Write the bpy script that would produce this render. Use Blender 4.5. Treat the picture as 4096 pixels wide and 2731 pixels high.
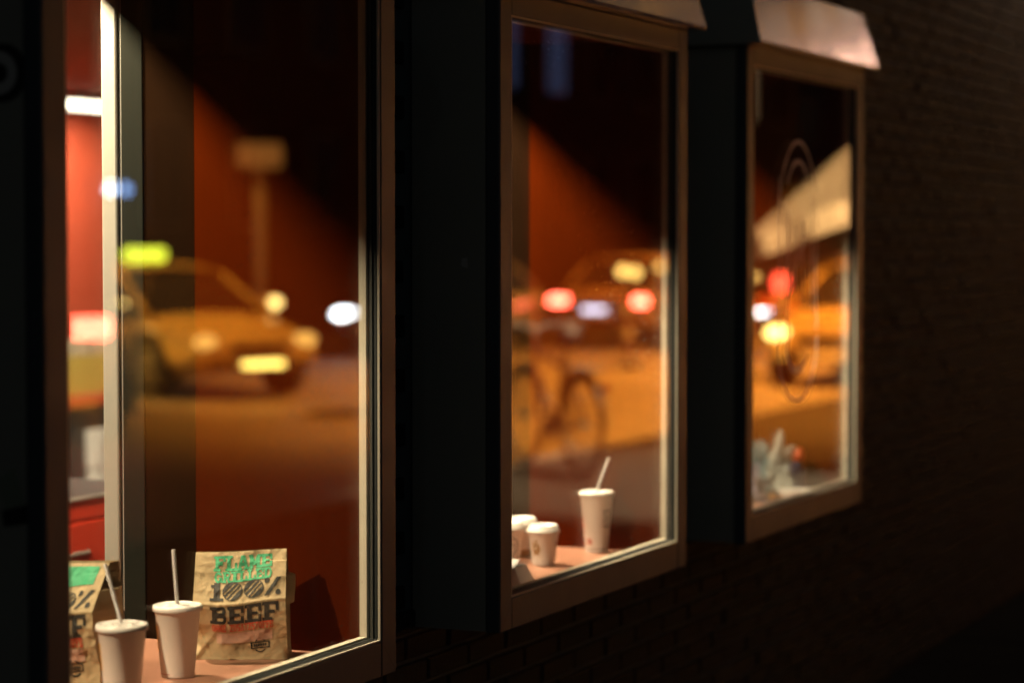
import bpy, math, random
from mathutils import Vector, Matrix, noise
R = math.radians
random.seed(7)
sc = bpy.context.scene
for o in list(bpy.data.objects): bpy.data.objects.remove(o)

# ------------------------------------------------------------------ camera
EYE = 1.67
cam_d = bpy.data.cameras.new('camera'); cam = bpy.data.objects.new('camera', cam_d)
sc.collection.objects.link(cam); sc.camera = cam
cam.location = (0.0, -2.186, EYE)
th, pit = R(23.902), R(2.475)
fwd = Vector((math.cos(th)*math.cos(pit), math.sin(th)*math.cos(pit), -math.sin(pit)))
cam.rotation_euler = fwd.to_track_quat('-Z', 'Y').to_euler()
cam_d.sensor_width = 36.0; cam_d.lens = 85.0; cam_d.clip_start = .05; cam_d.clip_end = 500
cam_d.dof.use_dof = True; cam_d.dof.focus_distance = 5.0; cam_d.dof.aperture_fstop = 1.95
cam_d.dof.aperture_blades = 0

# ------------------------------------------------------------------ night sky, faint moonlight, exposure
w = bpy.data.worlds.new('World'); sc.world = w; w.use_nodes = True
nt = w.node_tree; nt.nodes.clear()
sky = nt.nodes.new('ShaderNodeTexSky'); sky.sky_type = 'NISHITA'; sky.sun_disc = False
sky.sun_elevation = R(28.0); sky.sun_rotation = R(250)
bg = nt.nodes.new('ShaderNodeBackground'); bg.inputs['Strength'].default_value = .0036
out = nt.nodes.new('ShaderNodeOutputWorld')
nt.links.new(sky.outputs[0], bg.inputs['Color']); nt.links.new(bg.outputs[0], out.inputs['Surface'])
sd = bpy.data.lights.new('moon', 'SUN'); sd.energy = .004; sd.angle = R(.5); sd.color = (.8, .88, 1)
so = bpy.data.objects.new('moon', sd); sc.collection.objects.link(so); so.rotation_euler = (R(62), 0, R(-70))
sc.view_settings.view_transform = 'Standard'; sc.view_settings.look = 'None'
sc.view_settings.exposure = 0; sc.view_settings.gamma = 1; sc.view_settings.use_curve_mapping = False
sc.render.engine = 'CYCLES'
sc.cycles.use_denoising = True
sc.cycles.max_bounces = 8; sc.cycles.transparent_max_bounces = 24
sc.cycles.sample_clamp_indirect = 4.0
sc.cycles.caustics_reflective = False; sc.cycles.caustics_refractive = False

# ------------------------------------------------------------------ materials
def mat(name, col, rough=.6, metal=0., bump=0., bscale=40., var=0., vscale=6., coat=0., emit=None, estr=0., sub=0., spec=None):
    m = bpy.data.materials.new(name); m.use_nodes = True
    t = m.node_tree; b = t.nodes['Principled BSDF']
    b.inputs['Base Color'].default_value = (*col, 1)
    b.inputs['Roughness'].default_value = rough; b.inputs['Metallic'].default_value = metal
    if coat: b.inputs['Coat Weight'].default_value = coat; b.inputs['Coat Roughness'].default_value = .06
    if spec is not None: b.inputs['Specular IOR Level'].default_value = spec
    if emit: b.inputs['Emission Color'].default_value = (*emit, 1); b.inputs['Emission Strength'].default_value = estr
    tc = t.nodes.new('ShaderNodeTexCoord')
    if var:
        n = t.nodes.new('ShaderNodeTexNoise'); n.inputs['Scale'].default_value = vscale; n.inputs['Detail'].default_value = 6
        t.links.new(tc.outputs['Object'], n.inputs['Vector'])
        mx = t.nodes.new('ShaderNodeMix'); mx.data_type = 'RGBA'
        mx.inputs['A'].default_value = (*[c*(1-var) for c in col], 1); mx.inputs['B'].default_value = (*[min(1, c*(1+var)) for c in col], 1)
        t.links.new(n.outputs['Fac'], mx.inputs['Factor']); t.links.new(mx.outputs['Result'], b.inputs['Base Color'])
        mr = t.nodes.new('ShaderNodeMapRange'); mr.inputs['To Min'].default_value = max(.02, rough-.12); mr.inputs['To Max'].default_value = min(1, rough+.12)
        t.links.new(n.outputs['Fac'], mr.inputs['Value']); t.links.new(mr.outputs['Result'], b.inputs['Roughness'])
    if bump:
        n2 = t.nodes.new('ShaderNodeTexNoise'); n2.inputs['Scale'].default_value = bscale; n2.inputs['Detail'].default_value = 5
        t.links.new(tc.outputs['Object'], n2.inputs['Vector'])
        bp = t.nodes.new('ShaderNodeBump'); bp.inputs['Strength'].default_value = bump; bp.inputs['Distance'].default_value = .004
        t.links.new(n2.outputs['Fac'], bp.inputs['Height']); t.links.new(bp.outputs['Normal'], b.inputs['Normal'])
    return m

def emat(name, col, s):
    return mat(name, (.02, .02, .02), .4, emit=col, estr=s)

def brick_mat():
    m = mat('brick_clay', (.10, .055, .035), .85, bump=.7, bscale=120)
    t = m.node_tree; b = t.nodes['Principled BSDF']
    oi = t.nodes.new('ShaderNodeObjectInfo'); ge = t.nodes.new('ShaderNodeNewGeometry')
    ad = t.nodes.new('ShaderNodeMath'); ad.operation = 'ADD'
    t.links.new(oi.outputs['Random'], ad.inputs[0]); t.links.new(ge.outputs['Random Per Island'], ad.inputs[1])
    fr = t.nodes.new('ShaderNodeMath'); fr.operation = 'FRACT'; t.links.new(ad.outputs[0], fr.inputs[0])
    cr = t.nodes.new('ShaderNodeValToRGB'); e = cr.color_ramp.elements
    e[0].position = 0; e[0].color = (.010, .014, .015, 1); e[1].position = 1; e[1].color = (.028, .035, .036, 1)
    k = e.new(.5); k.color = (.018, .023, .024, 1)
    t.links.new(fr.outputs[0], cr.inputs['Fac'])
    n = t.nodes.new('ShaderNodeTexNoise'); n.inputs['Scale'].default_value = 35; n.inputs['Detail'].default_value = 6
    tc = t.nodes['Texture Coordinate']; t.links.new(tc.outputs['Object'], n.inputs['Vector'])
    mx = t.nodes.new('ShaderNodeMix'); mx.data_type = 'RGBA'; mx.blend_type = 'MULTIPLY'; mx.inputs['Factor'].default_value = .7
    t.links.new(cr.outputs['Color'], mx.inputs['A']); t.links.new(n.outputs['Color'], mx.inputs['B'])
    t.links.new(mx.outputs['Result'], b.inputs['Base Color'])
    return m

def glass_mat(name, dust=.5, seed=0.):
    m = bpy.data.materials.new(name); m.use_nodes = True; t = m.node_tree; t.nodes.clear(); L = t.links.new
    def nd(k): return t.nodes.new(k)
    o = nd('ShaderNodeOutputMaterial'); ge = nd('ShaderNodeNewGeometry')
    dt = nd('ShaderNodeVectorMath'); dt.operation = 'DOT_PRODUCT'
    L(ge.outputs['Incoming'], dt.inputs[0]); L(ge.outputs['Normal'], dt.inputs[1])
    def mth(op, a, b=None):
        q = nd('ShaderNodeMath'); q.operation = op
        for i, v in enumerate((a, b)):
            if v is None: continue
            if isinstance(v, (int, float)): q.inputs[i].default_value = v
            else: L(v, q.inputs[i])
        return q.outputs[0]
    c = mth('ABSOLUTE', dt.outputs['Value'])
    f = mth('ADD', mth('MULTIPLY', mth('POWER', mth('SUBTRACT', 1.0, c), 5.0), .96), .04)   # Schlick, ior 1.5
    tr = nd('ShaderNodeBsdfTransparent'); tr.inputs['Color'].default_value = (.95, .965, .95, 1)
    gl = nd('ShaderNodeBsdfGlossy'); gl.inputs['Roughness'].default_value = .004; gl.inputs['Color'].default_value = (1, 1, 1, 1)
    tw = nd('ShaderNodeTexCoord'); nw = nd('ShaderNodeTexNoise'); nw.inputs['Scale'].default_value = 2.5; nw.inputs['Detail'].default_value = 1; L(tw.outputs['Object'], nw.inputs['Vector'])
    bw = nd('ShaderNodeBump'); bw.inputs['Strength'].default_value = 1; bw.inputs['Distance'].default_value = .00006; L(nw.outputs['Fac'], bw.inputs['Height']); L(bw.outputs['Normal'], gl.inputs['Normal'])
    mx = nd('ShaderNodeMixShader'); L(f, mx.inputs[0]); L(tr.outputs[0], mx.inputs[1]); L(gl.outputs[0], mx.inputs[2])
    # specks and rain-run film of dirt
    tc = nd('ShaderNodeTexCoord')
    mp = nd('ShaderNodeMapping'); mp.inputs['Location'].default_value = (seed, seed, seed); L(tc.outputs['Object'], mp.inputs['Vector'])
    n1 = nd('ShaderNodeTexNoise'); n1.inputs['Scale'].default_value = 130; n1.inputs['Detail'].default_value = 3; L(mp.outputs[0], n1.inputs['Vector'])
    n2 = nd('ShaderNodeTexNoise'); n2.inputs['Scale'].default_value = 3.2; L(mp.outputs[0], n2.inputs['Vector'])
    sp = mth('GREATER_THAN', mth('ADD', n1.outputs['Fac'], mth('MULTIPLY', n2.outputs['Fac'], .35)), .942)
    mp2 = nd('ShaderNodeMapping'); mp2.inputs['Scale'].default_value = (38, 38, 1.6); L(tc.outputs['Object'], mp2.inputs['Vector'])
    n3 = nd('ShaderNodeTexNoise'); n3.inputs['Scale'].default_value = 1; n3.inputs['Detail'].default_value = 4; L(mp2.outputs[0], n3.inputs['Vector'])
    film = mth('MULTIPLY', mth('POWER', n3.outputs['Fac'], 3.0), .010*dust)
    fac = mth('MINIMUM', mth('ADD', film, mth('MULTIPLY', sp, .55*dust)), .6)
    tl = nd('ShaderNodeBsdfTranslucent'); tl.inputs['Color'].default_value = (.7, .68, .62, 1)
    di = nd('ShaderNodeBsdfDiffuse'); di.inputs['Color'].default_value = (.6, .58, .54, 1)
    ds = nd('ShaderNodeMixShader'); ds.inputs[0].default_value = .5; L(tl.outputs[0], ds.inputs[1]); L(di.outputs[0], ds.inputs[2])
    m2 = nd('ShaderNodeMixShader'); L(fac, m2.inputs[0]); L(mx.outputs[0], m2.inputs[1]); L(ds.outputs[0], m2.inputs[2])
    L(m2.outputs[0], o.inputs['Surface'])
    return m

def smear_mat():
    m = bpy.data.materials.new('glass_scratch'); m.use_nodes = True; t = m.node_tree; t.nodes.clear()
    o = t.nodes.new('ShaderNodeOutputMaterial'); a = t.nodes.new('ShaderNodeBsdfTransparent'); b = t.nodes.new('ShaderNodeBsdfTranslucent')
    d = t.nodes.new('ShaderNodeBsdfDiffuse'); d.inputs['Color'].default_value = (.75, .75, .72, 1); b.inputs['Color'].default_value = (.75, .75, .72, 1)
    ad = t.nodes.new('ShaderNodeAddShader'); mx = t.nodes.new('ShaderNodeMixShader'); mx.inputs[0].default_value = .55
    t.links.new(b.outputs[0], ad.inputs[0]); t.links.new(d.outputs[0], ad.inputs[1])
    t.links.new(a.outputs[0], mx.inputs[1]); t.links.new(ad.outputs[0], mx.inputs[2]); t.links.new(mx.outputs[0], o.inputs['Surface'])
    return m

def thin_mat(name, col, rough, t_=.2):
    m = mat(name, col, rough); t = m.node_tree; b = t.nodes['Principled BSDF']; o = t.nodes['Material Output']
    tl = t.nodes.new('ShaderNodeBsdfTranslucent'); tl.inputs['Color'].default_value = (*col, 1)
    mx = t.nodes.new('ShaderNodeMixShader'); mx.inputs[0].default_value = t_
    t.links.new(b.outputs[0], mx.inputs[1]); t.links.new(tl.outputs[0], mx.inputs[2]); t.links.new(mx.outputs[0], o.inputs['Surface'])
    return m
def sss_mat(name, col, rough):
    m = mat(name, col, rough); b = m.node_tree.nodes['Principled BSDF']
    b.inputs['Subsurface Weight'].default_value = .85; b.inputs['Subsurface Radius'].default_value = (1, .8, .65); b.inputs['Subsurface Scale'].default_value = .035
    return m
M = dict(
    brick=brick_mat(),
    mortar=mat('mortar', (.10, .125, .125), .95, bump=.6, bscale=200, var=.25),
    frame=mat('frame_paint', (.056, .074, .088), .45, bump=.08, bscale=60, var=.06, vscale=9),
    bead=mat('bead_paint', (.66, .60, .48), .4, var=.08, vscale=15),
    gasket=mat('rubber_gasket', (.02, .024, .024), .5),
    panel=mat('panel_sheet', (.26, .29, .26), .42, bump=.05, bscale=8, var=.12, vscale=3),
    hood=mat('hood_sheet', (.66, .60, .56), .19, metal=1., bump=.004, bscale=3, var=.03, vscale=4),
    glass4=glass_mat('window_glass_inner', .0, 1.), glass1=glass_mat('window_glass_a', .45, 3.1), glass2=glass_mat('window_glass_b', 1.0, 8.3), glass3=glass_mat('window_glass_c', .6, 14.7),
    scratch=smear_mat(),
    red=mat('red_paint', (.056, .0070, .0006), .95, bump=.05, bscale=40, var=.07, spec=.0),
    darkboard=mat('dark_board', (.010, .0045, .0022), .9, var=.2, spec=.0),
    greypost=mat('grey_trim', (.016, .017, .014), .9, spec=.0),
    cream=mat('cream_paint', (.33, .31, .275), .45, bump=.06, bscale=30, var=.06),
    counter=mat('counter_laminate', (.40, .19, .125), .32, var=.10, vscale=3),
    ceil=mat('ceiling_paint', (.36, .12, .07), .8),
    wallred=mat('room_wall_red', (.62, .10, .045), .6, var=.06),
    tile=mat('floor_tile', (.10, .06, .045), .4, var=.2),
    yellow=mat('yellow_panel', (.68, .50, .12), .5, var=.05),
    beige=mat('beige_panel', (.62, .52, .38), .6, var=.1),
    binred=mat('bin_red', (.62, .045, .018), .38, var=.04),
    dark=mat('dark_front', (.035, .03, .028), .5, var=.2),
    white=mat('white_plastic', (.75, .74, .70), .4, var=.04),
    cup=mat('paper_cup', (.90, .80, .72), .5),
    lid=mat('plastic_lid', (.92, .86, .80), .25),
    straw=thin_mat('plastic_straw', (.95, .90, .88), .25, .2),
    kraft=mat('kraft_paper', (.43, .32, .175), .8, bump=.5, bscale=60, var=.16, vscale=18),
    green=mat('print_green', (.05, .36, .17), .7), ink=mat('print_black', (.022, .020, .016), .7),
    redink=mat('print_red', (.50, .075, .035), .7), pinkink=mat('print_pink', (.56, .36, .27), .7),
    orangeink=mat('print_orange', (.72, .33, .03), .6), brownink=mat('print_brown', (.30, .17, .06), .6), greyink=mat('print_grey', (.35, .33, .31), .6),
    carton=mat('white_carton', (.86, .84, .82), .55),
    paper=mat('wrapper_paper', (.34, .36, .33), .7, bump=.3, bscale=50, var=.25, vscale=20),
    paper2=mat('wrapper_paper_green', (.11, .18, .20), .7, bump=.3, bscale=50, var=.3, vscale=25),
    paper3=mat('wrapper_paper_lilac', (.22, .20, .27), .7, bump=.3, bscale=50, var=.3, vscale=25),
    blue=mat('blue_carton', (.05, .09, .28), .5), redcap=mat('red_cap', (.60, .10, .04), .4),
    asphalt=mat('asphalt', (.10, .088, .075), .55, bump=.5, bscale=60, var=.42, vscale=.45),
    paving=mat('paving_slab', (.024, .023, .022), .9, spec=.06, bump=.4, bscale=50, var=.2, vscale=2),
    kerb=mat('kerb_stone', (.16, .15, .14), .8, bump=.3, bscale=30, var=.2),
    iron=mat('cast_iron', (.025, .023, .022), .5, metal=.6),
    steel=mat('galvanised_steel', (.22, .23, .23), .45, metal=.8, var=.1),
    chrome=mat('chrome', (.75, .75, .75), .12, metal=1),
    cream_car=mat('car_paint_ivory', (.76, .58, .26), .24, coat=1), dark_car=mat('car_paint_dark', (.035, .02, .015), .3, coat=1),
    brown_car=mat('car_paint_brown', (.20, .12, .07), .25, coat=1), grey_car=mat('car_paint_grey', (.16, .15, .15), .3, coat=1),
    carglass=mat('car_glass', (.008, .008, .008), .05, spec=.8), tyre=mat('tyre', (.018, .018, .018), .8),
    plate=mat('number_plate', (.75, .72, .6), .4), blackplastic=mat('black_plastic', (.02, .02, .02), .5),
    bike=mat('bike_paint', (.04, .012, .01), .35, coat=.6),
    canvas=mat('parasol_canvas', (.74, .58, .36), .8, bump=.2, bscale=30, var=.08, vscale=3),
    wood=mat('pole_wood', (.25, .14, .07), .6),
    facade=mat('far_facade', (.06, .05, .045), .9, var=.15, vscale=.6, bump=.3, bscale=5), winframe=mat('far_window_frame', (.3, .28, .25), .6),
    farglass=mat('far_window_glass', (.01, .012, .014), .08),
    sticker=mat('sticker_white', (.42, .46, .46), .5), stickerdark=mat('sticker_dark', (.02, .022, .022), .5), stickergreen=mat('sticker_green', (.20, .26, .20), .5),
)

# ------------------------------------------------------------------ mesh helpers
COL = sc.collection
class MB:
    def __init__(s): s.v = []; s.f = []; s.sm = False
    def add(s, vs, fs):
        b = len(s.v); s.v += [tuple(v) for v in vs]; s.f += [tuple(i+b for i in f) for f in fs]; return s
    def box(s, x0, x1, y0, y1, z0, z1):
        return s.add([(x0,y0,z0),(x1,y0,z0),(x1,y1,z0),(x0,y1,z0),(x0,y0,z1),(x1,y0,z1),(x1,y1,z1),(x0,y1,z1)],
                     [(0,3,2,1),(4,5,6,7),(0,1,5,4),(1,2,6,5),(2,3,7,6),(3,0,4,7)])
    def tube(s, pts, r, n=10, cap=True):
        pts = [Vector(p) for p in pts]; rs = r if isinstance(r, (list, tuple)) else [r]*len(pts)
        rings = []; b = len(s.v); up = None
        for i, p in enumerate(pts):
            d = (pts[min(i+1, len(pts)-1)]-pts[max(i-1, 0)]).normalized()
            if up is None: up = Vector((0,0,1)) if abs(d.z) < .9 else Vector((1,0,0))
            a = d.cross(up).normalized(); up = a.cross(d).normalized()
            for k in range(n):
                q = 2*math.pi*k/n; s.v.append(tuple(p+a*math.cos(q)*rs[i]+up*math.sin(q)*rs[i]))
        for i in range(len(pts)-1):
            for k in range(n):
                k2 = (k+1) % n; s.f.append((b+i*n+k, b+i*n+k2, b+(i+1)*n+k2, b+(i+1)*n+k))
        if cap: s.f.append(tuple(b+k for k in range(n))[::-1]); s.f.append(tuple(b+(len(pts)-1)*n+k for k in range(n)))
        return s
    def lathe(s, prof, n=40, axis='z', c=(0,0,0)):
        b = len(s.v)
        for r, h in prof:
            for k in range(n):
                q = 2*math.pi*k/n; x, y = r*math.cos(q), r*math.sin(q)
                p = (x, y, h) if axis == 'z' else (x, h, y)
                s.v.append((p[0]+c[0], p[1]+c[1], p[2]+c[2]))
        for i in range(len(prof)-1):
            for k in range(n):
                k2 = (k+1) % n; s.f.append((b+i*n+k, b+i*n+k2, b+(i+1)*n+k2, b+(i+1)*n+k))
        return s
    def torus(s, c, R_, r, n=32, m=8, axis='y'):
        b = len(s.v)
        for i in range(n):
            q = 2*math.pi*i/n
            for j in range(m):
                p = 2*math.pi*j/m; rr = R_+r*math.cos(p); h = r*math.sin(p)
                s.v.append((c[0]+rr*math.cos(q), c[1]+h, c[2]+rr*math.sin(q)) if axis == 'y' else (c[0]+rr*math.cos(q), c[1]+rr*math.sin(q), c[2]+h))
        for i in range(n):
            for j in range(m):
                s.f.append((b+i*m+j, b+((i+1)%n)*m+j, b+((i+1)%n)*m+(j+1)%m, b+i*m+(j+1)%m))
        return s
    def build(s, name, m, parent=None, smooth=False, bevel=0., sub=0, solid=0.):
        me = bpy.data.meshes.new(name); me.from_pydata(s.v, [], s.f); me.update()
        o = bpy.data.objects.new(name, me); COL.objects.link(o)
        me.materials.append(m)
        if smooth: me.polygons.foreach_set('use_smooth', [True]*len(me.polygons))
        if solid: md = o.modifiers.new('t', 'SOLIDIFY'); md.thickness = solid
        if bevel: md = o.modifiers.new('b', 'BEVEL'); md.width = bevel; md.segments = 2; md.limit_method = 'ANGLE'; md.harden_normals = False
        if sub: md = o.modifiers.new('s', 'SUBSURF'); md.levels = sub; md.render_levels = sub
        if parent: o.parent = parent
        return o
def B(name, m, x0, x1, y0, y1, z0, z1, parent=None, bevel=0.):
    return MB().box(x0, x1, y0, y1, z0, z1).build(name, m, parent, bevel=bevel)
def tag(o, label, cat, group=None):
    o['label'] = label; o['category'] = cat
    if group: o['group'] = group
    return o
def thing(name, label, cat, loc=(0,0,0), rz=0., group=None):
    o = bpy.data.objects.new(name, None); COL.objects.link(o); o.location = loc; o.rotation_euler = (0,0,rz)
    o.empty_display_size = .1
    return tag(o, label, cat, group)
def struct(o): o['kind'] = 'structure'; return o
def light(name, typ, energy, col, loc, parent=None, target=None, cone=None, blend=.5, size=.05):
    d = bpy.data.lights.new(name, typ); d.energy = energy; d.color = col
    if typ in ('POINT', 'SPOT'): d.shadow_soft_size = size
    if cone: d.spot_size = R(cone); d.spot_blend = blend
    o = bpy.data.objects.new(name, d); COL.objects.link(o); o.location = loc
    if target is not None: o.rotation_euler = (Vector(target)-Vector(loc)).to_track_quat('-Z', 'Y').to_euler()
    if parent: o.parent = parent
    return o

# ------------------------------------------------------------------ ground
KERB = -4.9; FARK = -18.6
struct(B('roadway', M['asphalt'], -60, 140, FARK, KERB-.14, -.4, -.12))
struct(B('kerb', M['kerb'], -60, 140, KERB-.14, KERB, -.4, .0)); struct(B('kerb', M['kerb'], -60, 140, FARK-.14, FARK, -.4, .0))
struct(B('ground', M['paving'], -60, 140, -60, FARK-.14, -.4, -.004))
pv = struct(B('pavement', M['paving'], -60, 140, KERB, 40, -.4, -.010))
slab_me = MB().box(-.298, .298, -.298, .298, -.02, 0).build('slab', M['paving'], pv, bevel=.006)
slabs = [(x, y) for x in range(0, 24) for y in range(0, 5)]
for i, (ix, iy) in enumerate(slabs):
    s = slab_me if i == 0 else slab_me.copy()
    if i: COL.objects.link(s); s.parent = pv
    s.location = (4.2+ix*.6, -.10-iy*.6, random.uniform(-.003, .002))
mh = thing('manhole_cover', 'round dark iron manhole cover set in the lit roadway', 'manhole', (21.6, -9.2, -.12))
MB().lathe([(0, .012), (.30, .012), (.32, .006), (.34, 0)], 40).build('cover', M['iron'], mh)
MB().torus((0,0,.004), .37, .03, 40, 6, 'z').build('rim', M['iron'], mh)

# ------------------------------------------------------------------ the brick facade with three box windows
WINS = [(3.138, 4.356), (4.868, 6.086), (6.588, 7.804)]
ZB, ZT, ZHB = .790, 2.215, 2.215          # box bottom, frame top
GB, GT = .862, 2.162                       # glass bottom / top
ST = .066                                  # stile width
FD = .036                                  # frame depth
YB = .214                                  # brick face
YI = .43                                   # inner wall face
ZC = .832                                  # counter top
ZL = 1.990                                 # underside of the inner lintel
wall = thing('brick_wall', 'dark brown brick facade carrying the three box windows', 'wall')
core = MB()
xs = [-1.0]
for a, b in WINS: xs += [a+ST-.016, b-ST+.016]
xs += [18.0]
for i in range(0, len(xs), 2): core.box(xs[i], xs[i+1], YB+.010, YI, -.2, 4.6)
for a, b in WINS:
    core.box(a+ST-.016, b-ST+.016, YB+.010, YI, -.2, ZC-.040); core.box(a+ST-.016, b-ST+.016, YB+.010, YI, ZT, 4.6)
core.build('mortar_bed', M['mortar'], wall)
BL, BH, CH, BW = .210, .050, .0605, .220
def brick_vs():
    c = .004; d = YB+.03
    x, z = BL/2, BH/2
    vs = [(-x,d,-z),(x,d,-z),(x,d,z),(-x,d,z), (-x,YB+c,-z),(x,YB+c,-z),(x,YB+c,z),(-x,YB+c,z), (-x+c,YB,-z+c),(x-c,YB,-z+c),(x-c,YB,z-c),(-x+c,YB,z-c)]
    fs = [(4,0,3,7),(1,5,6,2),(0,4,5,1),(7,3,2,6),(4,8,9,5),(5,9,10,6),(6,10,11,7),(7,11,8,4),(8,11,10,9)]
    return vs, [f[::-1] for f in fs]
bvs, bfs = brick_vs()
fx, rx = fwd, fwd.cross(Vector((0,0,1))).normalized(); ux = rx.cross(fx)
def project(p):
    v = Vector(p)-cam.location; z = v.dot(fx); return .5+2.361*v.dot(rx)/z, .5-2.361*1.5*v.dot(ux)/z, z
def visible(p):
    u, v, z = project(p)
    if not (-.02 < u < 1.02 and -.02 < v < 1.02): return 0
    d = Vector(p)-cam.location
    for k in range(12):
        Y = -.05+(YB+.045)*k/11.; q = cam.location+d*((Y+2.186)/(p[1]+2.186))
        for a, b in WINS:
            if a <= q.x <= b and q.y > 0 and ZB < q.z < 2.41: return 0
    return 1/z**2 * abs(d.normalized().y)
cells = []
for r in range(0, 62):
    z = .02+CH*r
    for k in range(0, 72):
        x = 2.3+BW*k+(BW/2 if r % 2 else 0)
        if x > 15: continue
        if any(a+.02 < x+BL/2 and x-BL/2 < b-.02 and ZB+.02 < z < 2.30 for a, b in WINS): continue
        vis = max(visible((x, YB, z)), visible((x-BL*.4, YB, z)), visible((x+BL*.4, YB, z)))
        cells.append((vis, x, z))
cells.sort(key=lambda c: -c[0])
bm0 = None; rest = MB()
for i, (vis, x, z) in enumerate(cells):
    dx, dy, ry = random.gauss(0, .0015), random.uniform(-.003, .002), random.gauss(0, .006)
    if i < 300 and vis > 0:
        if bm0 is None: bm0 = MB().add(bvs, bfs).build('brick', M['brick'], wall); o = bm0
        else: o = bm0.copy(); COL.objects.link(o); o.parent = wall
        o.location = (x+dx, dy, z); o.rotation_euler = (0, ry, 0)
    else:
        rest.add([(vx+x+dx, vy+dy, vz+z) for vx, vy, vz in bvs], bfs)
ro = rest.build('brick_courses', M['brick'], wall); ro['kind'] = 'stuff'

WL = ['box window nearest the camera with paper bag and two drink cups inside',
      'middle box window holding the tall straw cup and small coffee cups',
      'farthest box window with scratched glass and sunlit-looking pink hood']
WL[2] = 'farthest box window with scratched glass and brightly lit pink hood'
for wi, (a, b) in enumerate(WINS):
    W = thing('bay_window', WL[wi], 'window', (a, 0, 0), 0, 'box windows along the brick wall')
    wd = b-a
    fm, bd, gk = M['frame'], M['bead'], M['gasket']
    B('stile', fm, 0, ST, 0, FD, ZB, ZT, W, .004); B('stile', fm, wd-ST, wd, 0, FD, ZB, ZT, W, .004)
    B('bottom_rail', fm, ST, wd-ST, .0008, FD, ZB, GB, W, .003); B('top_rail', fm, ST, wd-ST, .0008, FD, GT, ZT, W, .003)
    # glazing beads and rubber gaskets round the pane
    def ring(name, m, y0, y1, p):
        r = MB(); r.box(ST, ST+p, y0, y1, GB, GT); r.box(wd-ST-p, wd-ST, y0, y1, GB, GT)
        r.box(ST+p, wd-ST-p, y0, y1, GB, GB+p); r.box(ST+p, wd-ST-p, y0, y1, GT-p, GT); return r.build(name, m, W)
    ring('outer_bead', bd, .0022, .0075, .0035); ring('outer_gasket', gk, .0080, .0128, .0055)
    ring('spacer', gk, .0175, .0230, .0060); ring('inner_gasket', gk, .0280, .0295, .0050); ring('inner_bead', bd, .0300, FD+.010, .0080)
    B('glass_pane', M['glass%d' % (wi+1)], ST+.001, wd-ST-.001, .0130, .0170, GB+.001, GT-.001, W)      # double glazing
    B('glass_pane', M['glass4'], ST+.001, wd-ST-.001, .0235, .0275, GB+.001, GT-.001, W)
    for sx in (0, 1):       # open mitre joints at the lower corners
        x0, x1 = (.002, ST) if sx == 0 else (wd-.002, wd-ST)
        MB().add([(x0, -.0004, ZB+.002), (x0+(.0016 if sx == 0 else -.0016), -.0004, ZB+.002), (x1, -.0004, GB-.002), (x1-(.0016 if sx == 0 else -.0016), -.0004, GB-.002)], [(0,1,2,3)]).build('mitre_joint', gk, W)
    # sheet metal box
    B('side_panel', M['panel'], .003, .015, FD+.001, YB+.004, ZB+.002, ZT-.002, W); B('side_panel', M['panel'], wd-.015, wd-.003, FD+.001, YB+.004, ZB+.002, ZT-.002, W)
    B('bottom_panel', M['panel'], .016, wd-.016, FD+.001, YB+.006, ZB+.004, ZB+.016, W)
    # hood: flared sheet metal cap
    h = MB(); o1, o2, s, e, hh = .045, .022, .046, .038, .185; z0 = ZHB+.001; z1 = z0+hh
    lip = .010
    P = [(-o2, -o1, z0), (wd+o2, -o1, z0), (wd+o2, YB+.012, z0), (-o2, YB+.012, z0),
         (-o2, -o1, z0+lip), (wd+o2, -o1, z0+lip), (wd+o2, YB+.012, z0+lip), (-o2, YB+.012, z0+lip),
         (-o2+e, -o1+s, z1), (wd+o2-e, -o1+s, z1), (wd+o2-e, YB+.012, z1), (-o2+e, YB+.012, z1)]
    def grid_face(p0, p1, p2, p3, nu=14, nv=4):
        vs = []; fs = []; p0, p1, p2, p3 = map(Vector, (p0, p1, p2, p3)); nn = (p1-p0).cross(p3-p0).normalized()
        for j in range(nv+1):
            for i in range(nu+1):
                u, v = i/nu, j/nv; p = (p0*(1-u)+p1*u)*(1-v)+(p3*(1-u)+p2*u)*v
                k = .0003*noise.noise(Vector((p.x*5+wi*9, p.z*5, 3.)))*math.sin(math.pi*u)*math.sin(math.pi*v)
                vs.append(p+nn*k)
        for j in range(nv):
            for i in range(nu): fs.append((j*(nu+1)+i, j*(nu+1)+i+1, (j+1)*(nu+1)+i+1, (j+1)*(nu+1)+i))
        h.add(vs, fs)
    grid_face(P[4], P[5], P[9], P[8])
    h.add([P[0], P[1], P[5], P[4]], [(0,1,2,3)])
    h.add([P[8], P[9], P[10], P[11]], [(0,1,2,3)])
    h.add([P[0], P[3], P[2], P[1]], [(0,1,2,3)])
    h.build('hood', M['hood'], W, smooth=False)
    hs = MB(); hs.add([P[0], P[4], P[7], P[3]], [(0,1,2,3)]); hs.add([P[4], P[8], P[11], P[7]], [(0,1,2,3)]); hs.build('hood_end', M['panel'], W)
    hs = MB(); hs.add([P[1], P[2], P[6], P[5]], [(0,1,2,3)]); hs.add([P[5], P[6], P[10], P[9]], [(0,1,2,3)]); hs.build('hood_end', M['panel'], W)
    # inside: painted reveals, lintel board, trim behind
    B('reveal', M['red'], wd-ST, wd-ST+.014, FD+.011, YI, ZC-.03, ZT-.03, W); B('reveal', M['red'], ST-.014, ST, FD+.011, YI, ZC-.03, ZT-.03, W)
    B('head_board', M['red'], ST-.014, wd-ST+.014, FD+.006, YI-.001, ZT-.028, ZT-.012, W)
    B('partition_board', M['darkboard'], wd-ST+.001, wd-ST+.02, YI+.001, .552, ZC-.03, 2.49, W)  # near-black colour stands in for a board left unlit by the spot
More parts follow.
